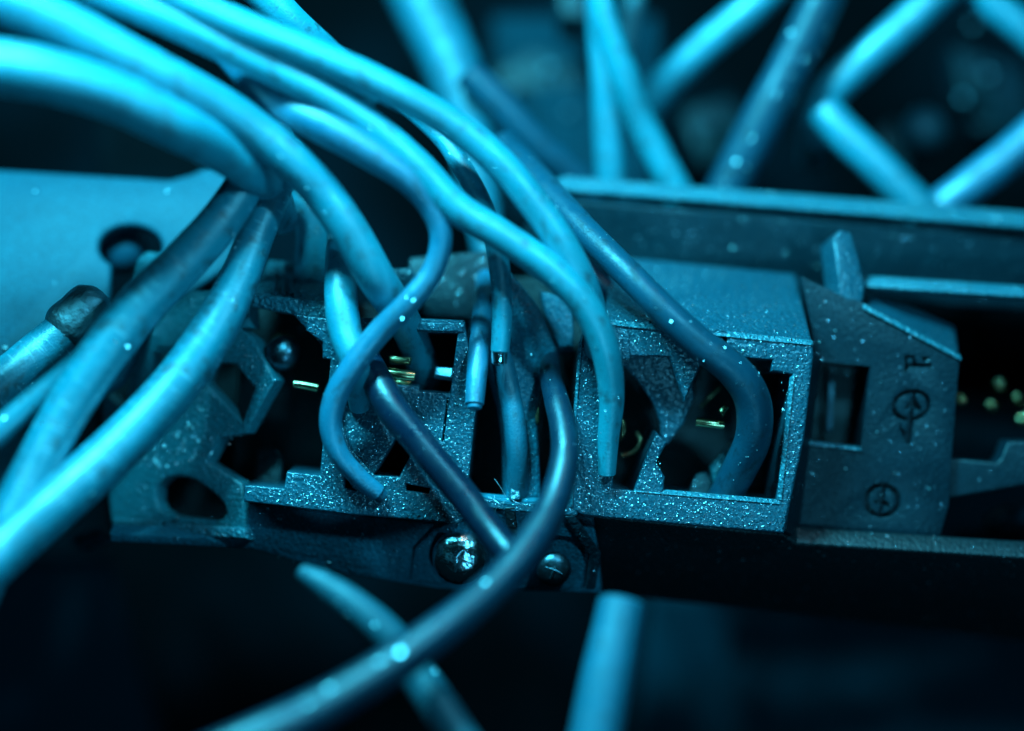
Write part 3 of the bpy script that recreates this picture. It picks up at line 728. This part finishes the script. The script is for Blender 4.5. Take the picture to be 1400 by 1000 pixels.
# ------------------------------------------------------------------ blurred bits far behind
knob = empty("knob", P(1265, 178, -5.2), "round dim teal knob, out of focus, between the slanting wires at the upper right", "knob")
dome("knob_cap", 1265, 176, -5.0, 30, .25, M_TEAL, knob, axis=(.05, .2, 1))
b_, *_x = tube_bm([(1262, 182, -5.1, 34), (1256, 200, -7.0, 34)]); finish("knob_stem", b_, M_NAVY, knob)
def clutter(label, pts, z, mat, pins, cat="component"):
    t = empty("blurred_component", P(pts[0][0], pts[0][1], z - 1), label, cat, "out of focus parts far behind the wires")
    slab("component_body", pts, [], z, 1.0, mat, t, b=-.25, bevel=.12)
    for (x, y, r) in pins: dome("stud", x, y, z + .05, r, .25, M_DULL, t, axis=(-.1, .3, 1))
clutter("dim teal angular component behind the upright wires at the top centre", [(668, 96), (730, 60), (800, 84), (812, 150), (770, 210), (700, 190)], -6.2, M_WALL, [(700, 130, 16), (752, 100, 10), (780, 160, 12)])
clutter("dim component in the gap between the leaning wire and the trough wall", [(930, 150), (1000, 128), (1030, 180), (960, 236)], -6.6, M_WALL, [(968, 176, 13)])
clutter("dim component with two studs inside the diamond of wires at the upper right", [(1190, 180), (1228, 160), (1252, 262), (1200, 240)], -6.4, M_WALL, [(1330, 40, 12), (1318, 140, 16)])
clutter("faint block with a stud under the top right corner wire", [(1300, 60), (1400, 90), (1420, 190), (1330, 176)], -6.8, M_PLATE, [(1352, 108, 14)])
clutter("dim round-cornered part above the upright wires at the top edge", [(760, -30), (812, -30), (806, 30), (764, 24)], -4.6, M_WALL, [])
slab("floor_panel", [(905, 818), (1020, 824), (1620, 866), (1620, 1120), (860, 1120)], [], -8.5, .4, M_PANEL, None, bevel=.1, b=-.3,
     label="dark flat panel far below the rail at the lower right", cat="panel")
slab("side_panel", [(885, 812), (1000, 822), (985, 1120), (850, 1120)], [], -7.5, .4, M_SHEET, None, bevel=.1, b=.45,
     label="dim teal panel edge beside the wide blue wire below the rail", cat="panel")
slab("side_panel", [(-80, 770), (150, 770), (240, 1100), (-120, 1100)], [], -6.5, .4, M_PANEL, None, bevel=.1, b=.4,
     label="very dark panel at the lower left corner", cat="panel")
slab("side_panel", [(130, 140), (300, 190), (320, 300), (130, 300)], [], -5, .4, M_BACK, None, bevel=.1, b=-.2,
     label="black panel seen in the gap above the pale sheet", cat="panel")
slab("side_panel", [(670, 20), (900, 20), (900, 330), (690, 330)], [], -6.5, .4, M_PANEL, None, bevel=.1, b=-.3,
     label="dark panel behind the upright wires at the top centre", cat="panel")

# ------------------------------------------------------------------ flakes added for sparkle on the housing, and lint
rr = random.Random(3)
def scatter(poly, z, n, r0, plane=None):
    xs = [p[0] for p in poly]; ys = [p[1] for p in poly]
    out = []
    while len(out) < n:
        x, y = rr.uniform(min(xs), max(xs)), rr.uniform(min(ys), max(ys))
        inside = False
        j = len(poly) - 1
        for i in range(len(poly)):
            if (poly[i][1] > y) != (poly[j][1] > y) and x < (poly[j][0] - poly[i][0]) * (y - poly[i][1]) / (poly[j][1] - poly[i][1]) + poly[i][0]: inside = not inside
            j = i
        if inside:
            zz = z(x, y) if callable(z) else z
            out.append((P(x, y, zz), r0 * rr.choice((.5, .6, .7, .8, 1, 1.3))))
    return out
lbz = lambda x, y: -.35 + .42 * (x - 376) / 100
g = scatter([(230, 520), (272, 530), (330, 596), (283, 632), (306, 655), (270, 645), (215, 640), (180, 640)], lambda x, y: lbz(x, y) + .01, 190, .013) + scatter([(322, 470), (342, 470), (372, 520), (335, 588), (340, 560), (350, 530)], lbz, 40, .013) + scatter([(345, 366), (452, 372), (450, 430), (400, 425), (345, 405)], lambda x, y: -.25 - (408 - min(y, 408)) * .024, 60, .013) + scatter([(152, 712), (336, 727), (338, 736), (156, 724)], lambda x, y: lbz(x, y) + .07, 14, .016)
g += [(P(327, 727, lbz(327, 727) + .1), .05), (P(243, 708, lbz(243, 708) + .1), .036)]
flakes("glint_grit", g, M_DUST, lb, spread=.35, seed=4)
g = scatter([(1120, 620), (1290, 650), (1280, 730), (1090, 718)], -.78, 14, .008) + scatter([(1120, 400), (1180, 418), (1305, 490), (1296, 640), (1195, 610), (1195, 500), (1120, 490)], -.78, 16, .007)
g += [(P(1156, 641, -.78), .02), (P(1199, 591, -.78), .015)]
flakes("glint_grit", g, M_DUST, gp, spread=.35, seed=5)
g = scatter([(340, 700), (600, 735), (560, 790), (345, 760)], lambda x, y: -.2 + .5 * (706 - y) / 100 + .075 * (x - 700) / 100 + .04, 60, .013)
flakes("glint_grit", g, M_DUST, block, spread=.4, seed=6)
g = scatter([(0, 260), (320, 260), (240, 400), (0, 500)], lambda x, y: -1.68 - .42 * (300 - y) / 100 * 1.1, 4, .006) + [(P(8, 477, -.9), .05), (P(48, 262, -1.5), .016), (P(228, 262, -1.5), .014), (P(167, 306, -1.6), .02)]
flakes("glint_grit", g[:], M_DUST, sheet, spread=.3, seed=8)
front = [[(782, 460), (836, 462), (834, 690), (780, 692)], [(800, 676), (1066, 694), (1064, 724), (800, 702)], [(1068, 500), (1108, 490), (1080, 690), (1066, 680)],
         [(840, 446), (1108, 474), (1106, 488), (840, 478)], [(918, 490), (954, 500), (936, 545)], [(868, 668), (905, 670), (905, 640), (897, 610), (884, 630)]]
g = []
for k, p in enumerate(front): g += scatter(p, .006, (150, 190, 110, 110, 40, 40)[k], .0075)
g += scatter([(840, 362), (1085, 380), (1106, 460), (826, 432)], lambda x, y: -1.66 * ((437 + (x - 824) * .105) - y) / 88, 230, .010)
flakes("glint_grit", g, M_DUST, rm, spread=.42, seed=11)
g = scatter([(344, 668), (470, 678), (640, 670), (648, 690), (626, 712), (480, 700), (340, 682)], .006, 330, .0075) + scatter([(586, 545), (648, 520), (640, 660), (592, 655), (572, 600)], .006, 170, .0075) + scatter([(444, 500), (466, 500), (466, 640), (440, 650)], .006, 60, .0075)
flakes("glint_grit", g, M_DUST, cm, spread=.42, seed=12)
g = scatter([(700, 400), (740, 440), (760, 480), (735, 550), (735, 660), (700, 660), (690, 560)], lambda x, y: -.44 - .25 * (x - 720) / 100 + .1 * (y - 500) / 100, 90, .008)
flakes("glint_grit", g, M_DUST, cr, spread=.45, seed=13)
g = scatter([(800, 270), (1380, 315), (1380, 390), (1100, 385), (840, 350)], lambda x, y: -1.98 + .3 * (330 - y) / 100 - .02 * (x - 1000) / 100, 60, .010)
flakes("glint_grit", g, M_DUST, tw, spread=.5, seed=14)
lint = empty("lint", P(690, 685, .05), "few fine pale fibres stuck on the lip of the centre recess", "lint")
for pts in ([(676, 655), (684, 666), (692, 680)], [(692, 684), (680, 692), (676, 702), (668, 704)], [(684, 690), (676, 684), (668, 680)], [(700, 684), (712, 690), (716, 694)]):
    bb, *_x = tube_bm([(x, y, .12, 0.7) for x, y in pts], per=5, sides=6, wob=0)
    finish("fibre", bb, M_DUST, lint)
